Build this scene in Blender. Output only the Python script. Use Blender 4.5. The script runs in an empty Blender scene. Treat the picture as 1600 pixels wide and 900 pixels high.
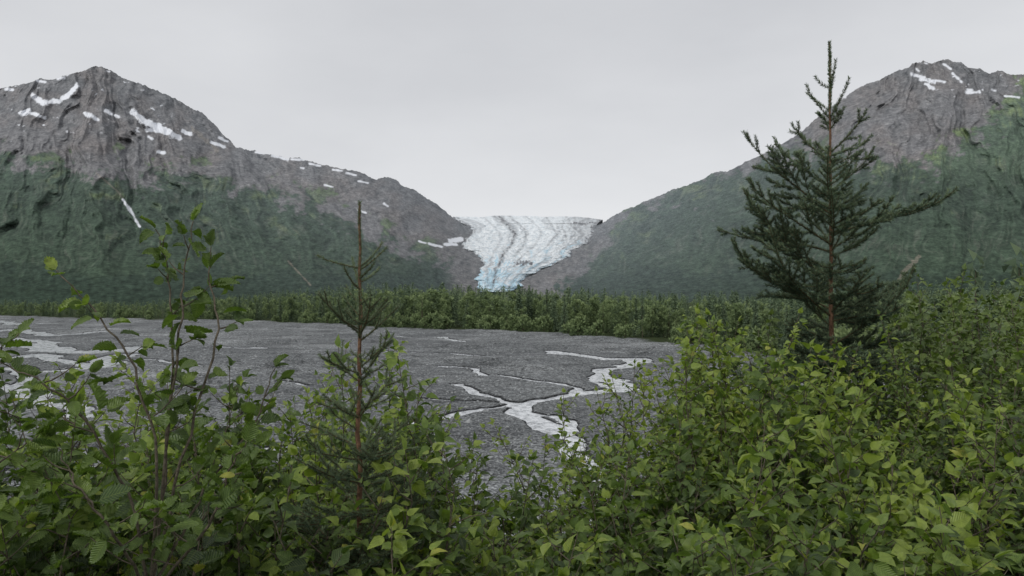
import bpy, math, numpy as np
F=1256.; HZ=465.; CZ=10.
sc=bpy.context.scene
rng=np.random.default_rng(11)
def W(px,py,d): return np.array([(px-800)/F*d, d, CZ+(HZ-py)/F*d])
def sl(c): 
    c=np.asarray(c,float)/255.
    return np.where(c<=0.04045,c/12.92,((c+0.055)/1.055)**2.4)
def sstep(x): 
    x=np.clip(x,0,1); return x*x*(3-2*x)
# ---------- numpy noise ----------
def _h(ix,iy,seed):
    n=(ix.astype(np.int64)*374761393+iy.astype(np.int64)*668265263+seed*1442695041)&0xffffffff
    n=((n^(n>>13))*1274126177)&0xffffffff
    return ((n^(n>>16))&0xffff)/65536.*2*np.pi
def pn(x,y,seed=0):
    x=np.asarray(x,float);y=np.asarray(y,float)
    x,y=np.broadcast_arrays(x,y)
    xi=np.floor(x);yi=np.floor(y);fx=x-xi;fy=y-yi
    u=fx*fx*fx*(fx*(fx*6-15)+10);v=fy*fy*fy*(fy*(fy*6-15)+10)
    def g(a,b):
        t=_h(xi+a,yi+b,seed); return np.cos(t)*(fx-a)+np.sin(t)*(fy-b)
    return 1.5*((g(0,0)*(1-u)+g(1,0)*u)*(1-v)+(g(0,1)*(1-u)+g(1,1)*u)*v)
def fbm(x,y,o=4,seed=0):
    s=0;a=1;t=0
    for i in range(o):
        s=s+a*pn(x,y,seed+i*17);t+=a;a*=.5;x=x*2.03;y=y*2.03
    return s/t*1.4
def rdg(x,y,o=4,seed=0):
    s=0;a=1;t=0
    for i in range(o):
        s=s+a*(1-2*np.abs(pn(x,y,seed+i*17)));t+=a;a*=.5;x=x*2.03;y=y*2.03
    return s/t
# ---------- mesh helper ----------
def mkmesh(name,V,flist,mats,attrs=None,uv=None,smooth=False,midx=None):
    me=bpy.data.meshes.new(name)
    V=np.asarray(V,np.float32)
    me.vertices.add(len(V)); me.vertices.foreach_set("co",V.ravel())
    flist=[np.asarray(f,np.int32) for f in flist if len(f)]
    loops=np.concatenate([f.ravel() for f in flist])
    tot=np.concatenate([np.full(len(f),f.shape[1],np.int32) for f in flist])
    st=np.concatenate([[0],np.cumsum(tot)[:-1]]).astype(np.int32)
    me.loops.add(len(loops)); me.loops.foreach_set("vertex_index",loops)
    me.polygons.add(len(tot)); me.polygons.foreach_set("loop_start",st); me.polygons.foreach_set("loop_total",tot)
    for m in mats: me.materials.append(m)
    if midx is not None: me.polygons.foreach_set("material_index",np.asarray(midx,np.int32))
    me.update(calc_edges=True)
    me.polygons.foreach_set("use_smooth",np.full(len(tot),smooth))
    if attrs:
        for k,a in attrs.items():
            a=np.asarray(a,np.float32)
            if a.ndim==2:
                at=me.attributes.new(k,'FLOAT_COLOR','POINT')
                at.data.foreach_set("color",np.concatenate([a,np.ones((len(a),1),np.float32)],1).ravel())
            else:
                at=me.attributes.new(k,'FLOAT','POINT'); at.data.foreach_set("value",a)
    if uv is not None:
        ul=me.uv_layers.new(name="UVMap"); ul.data.foreach_set("uv",np.asarray(uv,np.float32)[loops].ravel())
    me.update()
    return me
def obj(name,me,label=None,cat=None,group=None,kind=None,parent=None,loc=None):
    o=bpy.data.objects.new(name,me); sc.collection.objects.link(o)
    if loc is not None: o.location=loc
    if label: o["label"]=label
    if cat: o["category"]=cat
    if group: o["group"]=group
    if kind: o["kind"]=kind
    if parent: o.parent=parent
    return o
def gridf(nr,nc):
    i=np.arange(nr-1)[:,None]*nc+np.arange(nc-1)[None]
    return np.stack([i,i+1,i+nc+1,i+nc],-1).reshape(-1,4)
# ---------- materials ----------
class NT:
    def __init__(s,name):
        s.m=bpy.data.materials.new(name); s.m.use_nodes=True; s.t=s.m.node_tree; s.t.nodes.clear()
        s.out=s.n('ShaderNodeOutputMaterial')
    def n(s,ty,**k):
        a=s.t.nodes.new(ty)
        for q,v in k.items():
            if q in a.inputs.keys() : a.inputs[q].default_value=v
            else: setattr(a,q,v)
        return a
    def l(s,a,b): s.t.links.new(a,b)
    def ramp(s,fac,stops):
        r=s.n('ShaderNodeValToRGB'); e=r.color_ramp.elements
        while len(e)<len(stops): e.new(.5)
        for x,(p,c) in zip(e,stops): x.position=p; x.color=(*c,1)
        s.l(fac,r.inputs[0]); return r.outputs[0]
    def noise(s,vec,scale,detail=4,rough=.5):
        a=s.n('ShaderNodeTexNoise'); a.inputs['Scale'].default_value=scale; a.inputs['Detail'].default_value=detail; a.inputs['Roughness'].default_value=rough
        s.l(vec,a.inputs['Vector']); return a.outputs['Fac']
    def scaled(s,vec,v):
        mp=s.n('ShaderNodeMapping'); mp.inputs['Scale'].default_value=v; s.l(vec,mp.inputs[0]); return mp.outputs[0]
    def rng_(s,v,a,b):
        m=s.n('ShaderNodeMapRange'); s.l(v,m.inputs[0]); m.inputs[1].default_value=a; m.inputs[2].default_value=b; return m.outputs[0]
    def mix(s,fac,a,b,bt='MIX'):
        m=s.n('ShaderNodeMix',data_type='RGBA',blend_type=bt)
        for v,i in ((fac,0),(a,6),(b,7)):
            if hasattr(v,'links'): s.l(v,m.inputs[i])
            elif i==0: m.inputs[0].default_value=v
            else: m.inputs[i].default_value=(*v,1)
        return m.outputs[2]
    def math(s,op,a,b=0.,c=0.):
        m=s.n('ShaderNodeMath',operation=op)
        for i,v in enumerate((a,b,c)):
            if hasattr(v,'links'): s.l(v,m.inputs[i])
            else: m.inputs[i].default_value=v
        return m.outputs[0]
    def attr(s,name,o='Color'):
        return s.n('ShaderNodeAttribute',attribute_name=name).outputs[o]
    def bump(s,h,st,dist):
        b=s.n('ShaderNodeBump'); b.inputs['Strength'].default_value=st; b.inputs['Distance'].default_value=dist
        s.l(h,b.inputs['Height']); return b.outputs[0]
    def bsdf(s,col,rough=.9,spec=.2,nrm=None):
        p=s.n('ShaderNodeBsdfPrincipled')
        if hasattr(col,'links'): s.l(col,p.inputs['Base Color'])
        else: p.inputs['Base Color'].default_value=(*col,1)
        if hasattr(rough,'links'): s.l(rough,p.inputs['Roughness'])
        else: p.inputs['Roughness'].default_value=rough
        p.inputs['Specular IOR Level'].default_value=spec
        if nrm is not None: s.l(nrm,p.inputs['Normal'])
        return p
    def fin(s,sh): s.l(sh,s.out.inputs[0]); return s.m
def pos(s): return s.n('ShaderNodeNewGeometry').outputs['Position']

def mat_mountain():
    s=NT("mountain_rock_and_brush"); p=pos(s)
    c=s.attr("Col"); sn=s.attr("snow",'Fac')
    q=s.scaled(p,(1,.35,1.2))
    n1=s.noise(q,.06,8,.75); n3=s.noise(q,.2,5,.8)
    c=s.mix(1,c,s.ramp(n1,[(.36,(.72,.72,.73)),(.64,(1.27,1.27,1.25))]),'MULTIPLY')
    c=s.mix(1,c,s.ramp(n3,[(.34,(.62,.63,.64)),(.66,(1.4,1.39,1.36))]),'MULTIPLY')
    c=s.mix(sn,c,(.76,.78,.82))
    b=s.bump(s.math('ADD',n1,n3),.35,3)
    return s.fin(s.bsdf(c,.95,.05,b).outputs[0])
def mat_glacier():
    s=NT("glacier_ice"); p=pos(s)
    c=s.attr("Col"); n=s.noise(s.scaled(p,(1,.3,1.3)),.05,7,.7)
    c=s.mix(1,c,s.ramp(n,[(.34,(.72,.77,.81)),(.56,(1.08,1.08,1.08))]),'MULTIPLY')
    return s.fin(s.bsdf(c,.8,.1,s.bump(n,.8,12)).outputs[0])
WZ=-.14
def mat_ground():
    s=NT("river_gravel"); p=pos(s)
    veg=s.attr("veg",'Fac')
    n1=s.noise(p,.035,7,.7); n2=s.noise(p,3.2,3,.8)
    n3=s.noise(s.scaled(p,(.12,.15,1)),1.,8,.7)
    v=s.n('ShaderNodeTexVoronoi'); v.inputs['Scale'].default_value=6.; s.l(p,v.inputs['Vector'])
    v2=s.n('ShaderNodeTexVoronoi'); v2.inputs['Scale'].default_value=2.1; s.l(p,v2.inputs['Vector'])
    g=s.ramp(n1,[(.32,(.10,.106,.109)),(.5,(.155,.163,.166)),(.68,(.25,.26,.262))])
    g=s.mix(1,g,s.ramp(n3,[(.36,(.62,.62,.62)),(.45,(1,1,1)),(.7,(1.18,1.18,1.18))]),'MULTIPLY')
    g=s.mix(1,g,s.ramp(n2,[(.3,(.45,.45,.45)),(.7,(1.55,1.55,1.55))]),'MULTIPLY')
    g=s.mix(.85,g,s.ramp(v.outputs['Color'],[(.1,(.25,.25,.26)),(.9,(2.0,1.99,1.97))]),'MULTIPLY')
    g=s.mix(.55,g,s.ramp(v2.outputs['Color'],[(.1,(.4,.4,.4)),(.9,(1.7,1.7,1.7))]),'MULTIPLY')
    sx=s.n('ShaderNodeSeparateXYZ'); s.l(p,sx.inputs[0])
    g=s.mix(s.rng_(sx.outputs[2],WZ,.03),s.mix(1,g,(.45,.45,.47),'MULTIPLY'),g)
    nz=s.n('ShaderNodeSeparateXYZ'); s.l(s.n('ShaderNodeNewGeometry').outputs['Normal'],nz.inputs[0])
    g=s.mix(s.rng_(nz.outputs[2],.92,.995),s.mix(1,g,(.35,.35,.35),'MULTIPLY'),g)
    gr=s.ramp(n2,[(.3,(.012,.02,.007)),(.7,(.05,.07,.02))])
    c=s.mix(veg,g,gr)
    h=s.math('ADD',n2,v.outputs['Distance'])
    return s.fin(s.bsdf(c,.9,.15,s.bump(h,.9,.16)).outputs[0])
def mat_water():
    s=NT("glacial_river_water"); p=pos(s)
    n=s.noise(s.scaled(p,(1,.55,1)),1.3,6,.8)
    c=s.ramp(n,[(.38,(.18,.19,.2)),(.47,(.46,.48,.5)),(.6,(.82,.84,.86))])
    return s.fin(s.bsdf(c,.2,.5,s.bump(n,.45,.14)).outputs[0])
def mat_leaf(name,stops,tr=.32,rough=.45):
    s=NT(name)
    t=s.attr("tint",'Fac')
    c=s.ramp(t,stops)
    uv=s.n('ShaderNodeUVMap').outputs[0]; sx=s.n('ShaderNodeSeparateXYZ'); s.l(uv,sx.inputs[0])
    ay=s.math('ABSOLUTE',s.math('SUBTRACT',sx.outputs[1],.5))
    k=s.math('SUBTRACT',sx.outputs[0],s.math('MULTIPLY',ay,.9))
    w=s.math('SINE',s.math('MULTIPLY',k,56.))
    vein=s.math('GREATER_THAN',w,.75)
    mid=s.math('LESS_THAN',ay,.016)
    vm=s.math('MULTIPLY',s.math('MAXIMUM',vein,mid),.4)
    c2=s.mix(vm,c,s.mix(.6,c,(.28,.34,.1)))
    bl=s.noise(pos(s),45.,3,.6)
    c2=s.mix(1,c2,s.ramp(bl,[(.3,(.78,.78,.78)),(.7,(1.2,1.18,1.1))]),'MULTIPLY')
    b=s.bump(w,.4,.005)
    p=s.bsdf(c2,rough,.45,b)
    tl=s.n('ShaderNodeBsdfTranslucent'); s.l(s.mix(1,c2,(1.25,1.45,.55),'MULTIPLY'),tl.inputs[0])
    m=s.n('ShaderNodeMixShader'); m.inputs[0].default_value=tr; s.l(p.outputs[0],m.inputs[1]); s.l(tl.outputs[0],m.inputs[2])
    return s.fin(m.outputs[0])
def mat_plain(name,stops,tr=.15,rough=.7):
    s=NT(name); c=s.ramp(s.attr("tint",'Fac'),stops)
    p=s.bsdf(c,rough,.2)
    tl=s.n('ShaderNodeBsdfTranslucent'); s.l(c,tl.inputs[0])
    m=s.n('ShaderNodeMixShader'); m.inputs[0].default_value=tr; s.l(p.outputs[0],m.inputs[1]); s.l(tl.outputs[0],m.inputs[2])
    return s.fin(m.outputs[0])
def mat_bark(name,a,b,sc_=60):
    s=NT(name); p=pos(s); n=s.noise(p,sc_,4,.7)
    return s.fin(s.bsdf(s.ramp(n,[(.35,a),(.65,b)]),.85,.2,s.bump(n,.6,.004)).outputs[0])
def mat_stone():
    s=NT("river_cobble"); n=s.noise(pos(s),2.1,2,.6)
    return s.fin(s.bsdf(s.ramp(n,[(.35,(.07,.073,.075)),(.65,(.32,.33,.33))]),.85,.2).outputs[0])
M_m=mat_mountain(); M_gl=mat_glacier(); M_g=mat_ground(); M_w=mat_water()
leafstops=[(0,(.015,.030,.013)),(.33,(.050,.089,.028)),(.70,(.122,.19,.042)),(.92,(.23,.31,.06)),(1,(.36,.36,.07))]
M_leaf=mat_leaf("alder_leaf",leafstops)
M_leafd=mat_leaf("dark_alder_leaf",[(0,(.012,.026,.010)),(.4,(.043,.078,.024)),(.75,(.09,.142,.036)),(1,(.14,.195,.05))],.25)
M_ned=mat_plain("spruce_needle",[(0,(.022,.040,.028)),(.5,(.062,.10,.06)),(1,(.16,.21,.115))],.1,.5)
M_bark=mat_bark("alder_bark",(.05,.042,.03),(.16,.135,.10))
M_sb=mat_bark("spruce_bark",(.07,.038,.023),(.2,.115,.07))
M_tw=mat_bark("spruce_twig",(.05,.042,.025),(.13,.095,.05))
M_fc=mat_plain("conifer_foliage",[(0,(.042,.068,.044)),(.5,(.11,.158,.092)),(1,(.20,.26,.145))],.15)
M_fd=mat_plain("broadleaf_foliage",[(0,(.075,.11,.055)),(.5,(.185,.25,.11)),(1,(.30,.37,.17))],.25)
M_st=mat_stone()

# ---------- GROUND ----------
edge_px=[-600,0,230,400,600,700,850,950,1070,1150,1300,1600,2200]
edge_py=[492,494,500,502,512,516,521,529,541,548,575,600,640]
def edge_depth(px): return 12560./(np.interp(px,edge_px,edge_py)-HZ)
def bank(y): 
    return np.where(y<1.5,8.4,8.4-.4*(y-1.5))
chan=[ # px,py,halfwidth m
 [(868,548,1.2),(890,552,1.6),(915,558,1.4),(950,560,1.7),(985,560,1.9),(1000,565,1.6),(980,572,1.2),(945,575,1.1),(925,580,1.2),(935,588,1.5),(965,592,1.6),(985,600,1.5),(965,607,1.3),(930,611,1.0),(900,617,.9),(868,622,.8),(835,629,.8),(800,633,.6),(760,637,.55),(715,644,.5),(680,653,.5),(640,664,.5),(560,680,.6),(400,700,.6)],
 [(925,580,.5),(935,597,.5),(952,606,.5)],
 [(712,600,.45),(735,606,.55),(770,618,.5),(800,628,.5),(835,630,.6)],
 [(835,629,.8),(812,643,1.1),(825,655,1.15),(855,668,1.15),(885,684,.85),(902,702,.6),(912,725,.6),(918,760,.5),(925,800,.5),(930,870,.5)],
 [(835,645,.4),(868,650,.45),(880,672,.45)],
 [(728,575,.55),(738,580,.55),(752,587,.55)],[(680,526,1.1),(735,533,1.1)],[(590,523,1.),(640,526,1.)],[(440,595,.55),(475,602,.55)],
 [(-120,507,3.4),(0,501,3.),(30,507,2.6),(60,505,2.4),(110,503,2.2)],[(-60,522,3.2),(20,514,2.8),(50,519,2.6),(90,524,2.4),(130,520,2.4),(170,517,2)],[(-120,536,2.6),(0,542,2.6),(40,537,2.3),(75,547,2.5),(130,551,2.3),(170,545,2.),(195,549,2.),(215,541,1.7)],
 [(-50,580,2.1),(20,574,2.),(50,581,2.),(110,577,2.),(150,571,2.),(178,562,2.1),(195,553,2.1)],[(10,528,2.1),(50,531,1.9),(80,537,2.1),(110,550,1.7)],[(-60,600,2.2),(20,607,2.),(70,625,1.4),(130,650,1.1)],[(-20,562,1.8),(30,558,1.7),(60,553,1.7),(95,562,1.6),(130,570,1.7)],[(50,581,1.1),(40,595,1.1),(20,607,1.3)],
 [(340,541,.9),(420,543,1.)],[(230,560,.8),(300,570,.7)],[(600,548,.5),(700,552,.5),(760,556,.45)],[(560,612,.32),(640,620,.36),(715,625,.34),(800,629,.4)],[(690,570,.35),(728,575,.45)],[(780,585,.4),(830,592,.42),(868,597,.38),(900,605,.4),(905,617,.5)]]
def build_ground():
    py=np.arange(883,467.6,-.7)
    ys=np.concatenate([np.linspace(-5,29.5,50),12560./(py-HZ),[5200,6500]])
    us=np.concatenate([np.linspace(-2.2,-.78,22),np.linspace(-.76,.76,1200),np.linspace(.78,2.2,22)])
    Y,U=np.meshgrid(ys,us,indexing='ij'); X=U*(Y+6)
    PX=800+F*X/np.maximum(Y,1)
    am=.9+Y/75
    wx=X+am*fbm(X/9,Y/14,4,5); wy=Y+(.6+Y/80)*fbm(X/10,Y/16,4,9)
    c=np.full(X.shape,-50.)
    act=(Y>28)&(Y<460)
    ax,ay=wx[act],wy[act]; ca=c[act]
    for ln in chan:
        pts=[((p-800)/F*12560/(q-HZ),12560/(q-HZ),w) for p,q,w in ln]
        for (x0,y0,w0),(x1,y1,w1) in zip(pts[:-1],pts[1:]):
            dx,dy=x1-x0,y1-y0; L=dx*dx+dy*dy
            t=np.clip(((ax-x0)*dx+(ay-y0)*dy)/L,0,1)
            d=np.hypot(ax-x0-t*dx,ay-y0-t*dy)
            ca=np.maximum(ca,w0+(w1-w0)*t-d)
    c[act]=ca
    c2=c+.38*fbm(X/3,Y/6,4,3)
    dn=fbm(X/45,Y/50,5,21)
    dn2=fbm(X/30+9,Y/28,5,23)
    ter=.22*np.tanh(16*(dn-.12))+.18*np.tanh(18*(dn+.28))+.18*np.tanh(20*dn2)
    z=.06*fbm(X/12,Y/18,4,2)+ter*.9*sstep((-c-1.2)/5)+.25*sstep((-c-1)/12)
    z=np.maximum(z,-.02)
    tr=1-np.abs(fbm(X/24,Y/36,5,44))*12
    z=z-.24*np.clip(tr,0,1)*sstep((-c-2)/4)
    z=np.maximum(z,-.06)
    dip=sstep((c2+.4)/.7)
    z=z*(1-dip)+(-.42+.32*fbm(X/2.2,Y/5,4,31)*(c>.45))*dip
    z=z*sstep((Y-24)/8)
    z=np.maximum(z,bank(Y)+.15*fbm(X/2,Y/2,3,4))
    z=np.where(Y<22,np.maximum(z,bank(Y)),z)
    ed=edge_depth(np.clip(PX,-600,2200)); 
    veg=np.maximum(sstep((Y-ed+6+8*fbm(X/15,Y/15,3,8))/10),sstep((z-1.0)/.5))
    z=np.where(Y>ed+15,np.minimum(z,.1),z)
    V=np.stack([X,Y,z],-1).reshape(-1,3)
    me=mkmesh("ground",V,[gridf(*X.shape)],[M_g],{"veg":veg.ravel()},smooth=True)
    obj("ground",me,"grey gravel river flat with a brushy bank","ground",kind="structure")
    wv=np.array([[-420,26,WZ],[420,26,WZ],[420,520,WZ],[-420,520,WZ]],float)
    obj("water",mkmesh("water",wv,[[[0,1,2,3]]],[M_w]),"pale braided meltwater channels across grey gravel","river",kind="structure")
build_ground()
def build_stones():
    n=20000
    py=rng.uniform(505,760,n); px=rng.uniform(-100,1300,n); d=12560/(py-HZ); 
    ok=d<edge_depth(px)-3; px,py,d=px[ok],py[ok],d[ok]; n=len(d)
    x=(px-800)/F*d
    base=np.array([[1,0,0],[0,1,0],[-1,0,0],[0,-1,0],[0,0,1],[0,0,-1]],float)
    f=np.array([[0,1,4],[1,2,4],[2,3,4],[3,0,4],[1,0,5],[2,1,5],[3,2,5],[0,3,5]])
    s=rng.lognormal(-2.4,.45,n)*np.clip(d/70,.8,1.8)
    V=base[None]*rng.uniform(.6,1.25,(n,6,1))*s[:,None,None]*np.array([1,1,.6])
    a=rng.uniform(0,6.28,n); ca,sa=np.cos(a)[:,None],np.sin(a)[:,None]
    V=np.stack([V[...,0]*ca-V[...,1]*sa,V[...,0]*sa+V[...,1]*ca,V[...,2]],-1)
    V+=np.stack([x,d,np.zeros(n)],-1)[:,None]
    me=bpy.data.objects["ground"].data; co=np.empty(len(me.vertices)*3,np.float32); me.vertices.foreach_get("co",co); co=co.reshape(-1,3)
    from mathutils.kdtree import KDTree
    sel=np.where((co[:,1]>30)&(co[:,1]<400))[0][::3]
    kd=KDTree(len(sel))
    for k in sel: kd.insert((co[k,0],co[k,1],0),int(k))
    kd.balance()
    keep=np.ones(n,bool)
    for i in range(n):
        _,k,_=kd.find((x[i],d[i],0)); zz=co[k,2]; V[i,:,2]+=zz
        if zz<-.1: keep[i]=rng.random()<.05
    V=V[keep]; m=len(V); FF=f[None]+(np.arange(m)*6)[:,None,None]
    obj("cobbles",mkmesh("cobbles",V.reshape(-1,3),[FF.reshape(-1,3)],[M_st]),"grey cobbles scattered over the gravel flat","cobbles",kind="stuff")
build_stones()
# ---------- MOUNTAINS ----------
skp=[(-300,190),(-100,160),(0,139),(28,133),(50,127),(62,122),(80,125),(95,121),(112,114),(125,113),(134,110),(142,105),(150,102),(158,104),(166,108),(178,112),(190,120),(215,128),(240,139),(270,152),(300,168),(316,176),(325,186),(340,198),(352,214),(360,218),(368,229),(380,232),(400,237),(450,247),(462,245),(500,256),(560,268),(588,280),(598,277),(612,278),(622,283),(630,290),(645,294),(660,305),(680,316),(700,333),(725,352),(745,352),(800,349),(900,349),(935,352),(960,336),(980,326),(1040,300),(1105,277),(1112,270),(1124,268),(1135,268),(1180,246),(1240,214),(1262,196),(1290,172),(1318,152),(1340,137),(1358,128),(1375,124),(1400,110),(1420,106),(1430,97),(1442,95),(1455,99),(1464,95),(1480,92),(1490,96),(1502,97),(1512,105),(1530,107),(1545,113),(1560,110),(1580,116),(1600,116),(1700,150),(1900,210)]
skx=[a for a,b in skp]; sky_=[b for a,b in skp]
def skyl(px): return np.interp(px,skx,sky_)+(2.2*fbm(px/16.,px*0+.5,5,77)-2.6*np.abs(fbm(px/7.,px*0+.5,3,78))+1.2)*np.where((px>740)&(px<945),.2,1)
_gx=np.arange(-500,2101,4.); _gy=np.interp(_gx,skx,sky_); _k=np.exp(-.5*(np.arange(-16,17)*4/22.)**2); _k/=_k.sum()
_gs=np.convolve(np.pad(_gy,16,mode='edge'),_k,'valid')
def sksm(px): return np.interp(px,_gx,_gs)
def D0(px): return np.interp(px,_gx,_d0)
def D1(px): return np.interp(px,_gx,_d1)
_k2=np.exp(-.5*(np.arange(-40,41)*4/70.)**2); _k2/=_k2.sum()
sm=lambda a: np.convolve(np.pad(a,40,mode='edge'),_k2,'valid')
_d0=sm(np.interp(_gx,[-300,0,300,600,745,850,1000,1300,1900],[850,900,1000,1500,2300,2300,1700,1000,800]))
_d1=sm(np.interp(_gx,[-300,150,400,600,720,820,940,1100,1300,1450,1900],[2700,3000,3400,3700,4400,5200,4900,3800,3100,2900,2600]))
def segd(px,py,segs,wn):
    m=np.full(px.shape,-9.)
    for x0,y0,x1,y1,w in segs:
        dx,dy=x1-x0,y1-y0; L=dx*dx+dy*dy+1e-6
        t=np.clip(((px-x0)*dx+(py-y0)*dy)/L,0,1)
        m=np.maximum(m,(w*(1+wn)-np.hypot(px-x0-t*dx,py-y0-t*dy)))
    return m
def glx(py):
    L=np.interp(py,[330,340,346,352,360,370,382,396,410,425,440,456],[660,704,716,730,738,728,716,740,753,748,745,746])
    R=np.interp(py,[330,340,350,362,372,382,394,406,420,436,456],[985,948,932,930,926,914,898,882,852,820,806])
    return L,R
def spurs(PX,PY):
    lr=np.interp(PX,[1330,1380,1420,1480,1530,1600,1900],[520,330,262,226,188,152,120])+12*fbm(PX/40,PY/60,3,61)
    ll=np.interp(PX,[330,372,420,500,600,700,760],[205,236,275,318,372,425,470])+13*fbm(PX/45,PY/60,3,62)
    l3=np.interp(PX,[-300,0,60,110,150,200],[150,190,200,180,150,110])+12*fbm(PX/40,PY/60,3,63)
    return lr,ll,l3
def depth_at(PX,PY,smooth=False):
    bs=HZ+12560./D0(PX)+3
    t=np.clip((bs-PY)/(bs-sksm(PX)),0,1.2)
    left=PX<790
    cx=np.where(left,150.,1475.); cy=np.where(left,-60.,-90.)
    wxp=PX+30*fbm(PX/80,PY/80,3,40)+2.5*fbm(PX/16,PY/30,2,41)
    th=np.arctan2(wxp-cx,np.maximum(PY-cy,5.))
    rr=np.hypot(PX-cx,PY-cy)
    ra=rdg(th*4,rr/400,3,51)-.45; rb=rdg(th*11,rr/170,3,52)-.4; rc=(rdg(th*30,rr/85,3,53)-.4)*sstep((rr/30-3)/5)
    iso=rdg(PX/34+PY/60,PY/26-PX/90,5,56)-.4
    disp=-150*ra-34*rb-7*rc-26*iso
    L,R=glx(PY)
    cor=np.minimum(sstep((PX-L+60)/50),sstep((R+60-PX)/50))
    if smooth: cor=cor*0+1
    disp=disp*(1-cor)*np.where(left,1,.85)
    lr,ll,l3=spurs(PX,PY)
    disp=disp-75*sstep((PY-lr)/40)*sstep((PX-1340)/60)
    disp=disp-150*sstep((PY-ll)/22)*sstep((PX-320)/40)*sstep((740-PX)/60)
    disp=disp-60*sstep((PY-l3)/26)*sstep((230-PX)/60)
    disp=disp*sstep(t*1.9)
    return D0(PX)+(D1(PX)-D0(PX))*t**1.1+disp,t,th,rr,ra,rb,rc,iso
snowsegs=[(52,150,68,162,4),(68,160,95,157,3.5),(98,154,106,149,3.5),(106,149,120,134,3.5),(34,177,46,174,4),(46,176,70,184,2.5),(134,179,140,181,3.5),(140,180,153,187,2.5),(165,173,175,178,2.5),(180,180,185,183,2),(207,174,222,188,4.5),(222,188,250,200,5.5),(250,200,280,216,4.5),(230,202,262,206,3),(286,205,297,210,3),(247,238,256,238,2.6),(330,222,350,229,2.2),(342,215,355,221,1.6),(232,214,238,217,1.6),(192,312,206,332,1.9),(206,332,218,354,1.6),
(8,139,20,140,2),(58,126,70,128,2),(90,123,100,121,1.8),(400,238,420,240,1.5),(425,243,450,249,2.2),(455,249,475,250,1.4),(484,256,500,259,1.4),(520,265,535,267,1.3),(541,270,556,274,1.3),(507,289,520,292,1.1),(560,283,575,286,1.1),(470,262,474,263,1.5),(600,318,606,322,1.2),(560,328,572,333,1.1),
(703,376,722,374,3.4),(695,382,712,382,2.2),(670,381,690,386,1.6),(655,377,665,380,1.4),
(1424,116,1444,121,2.2),(1440,124,1460,128,2.8),(1446,131,1458,139,2.6),(1460,126,1476,128,1.6),(1474,100,1486,108,1.6),(1488,114,1502,128,1.6),(1510,144,1530,144,2.2),(1512,140,1520,141,1.6),(1570,150,1592,152,1.3),(1432,108,1436,111,1.4),(1312,150,1320,152,1.6),(1550,140,1556,142,1.3),(1310,153,1322,149,1.6)]
tan_=[(1436,402,1412,424,3.5),(1416,424,1405,436,2.5),(450,408,485,445,1.2),(150,270,185,300,1.2),(185,300,194,314,1.2),(300,200,340,235,3)]
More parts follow.
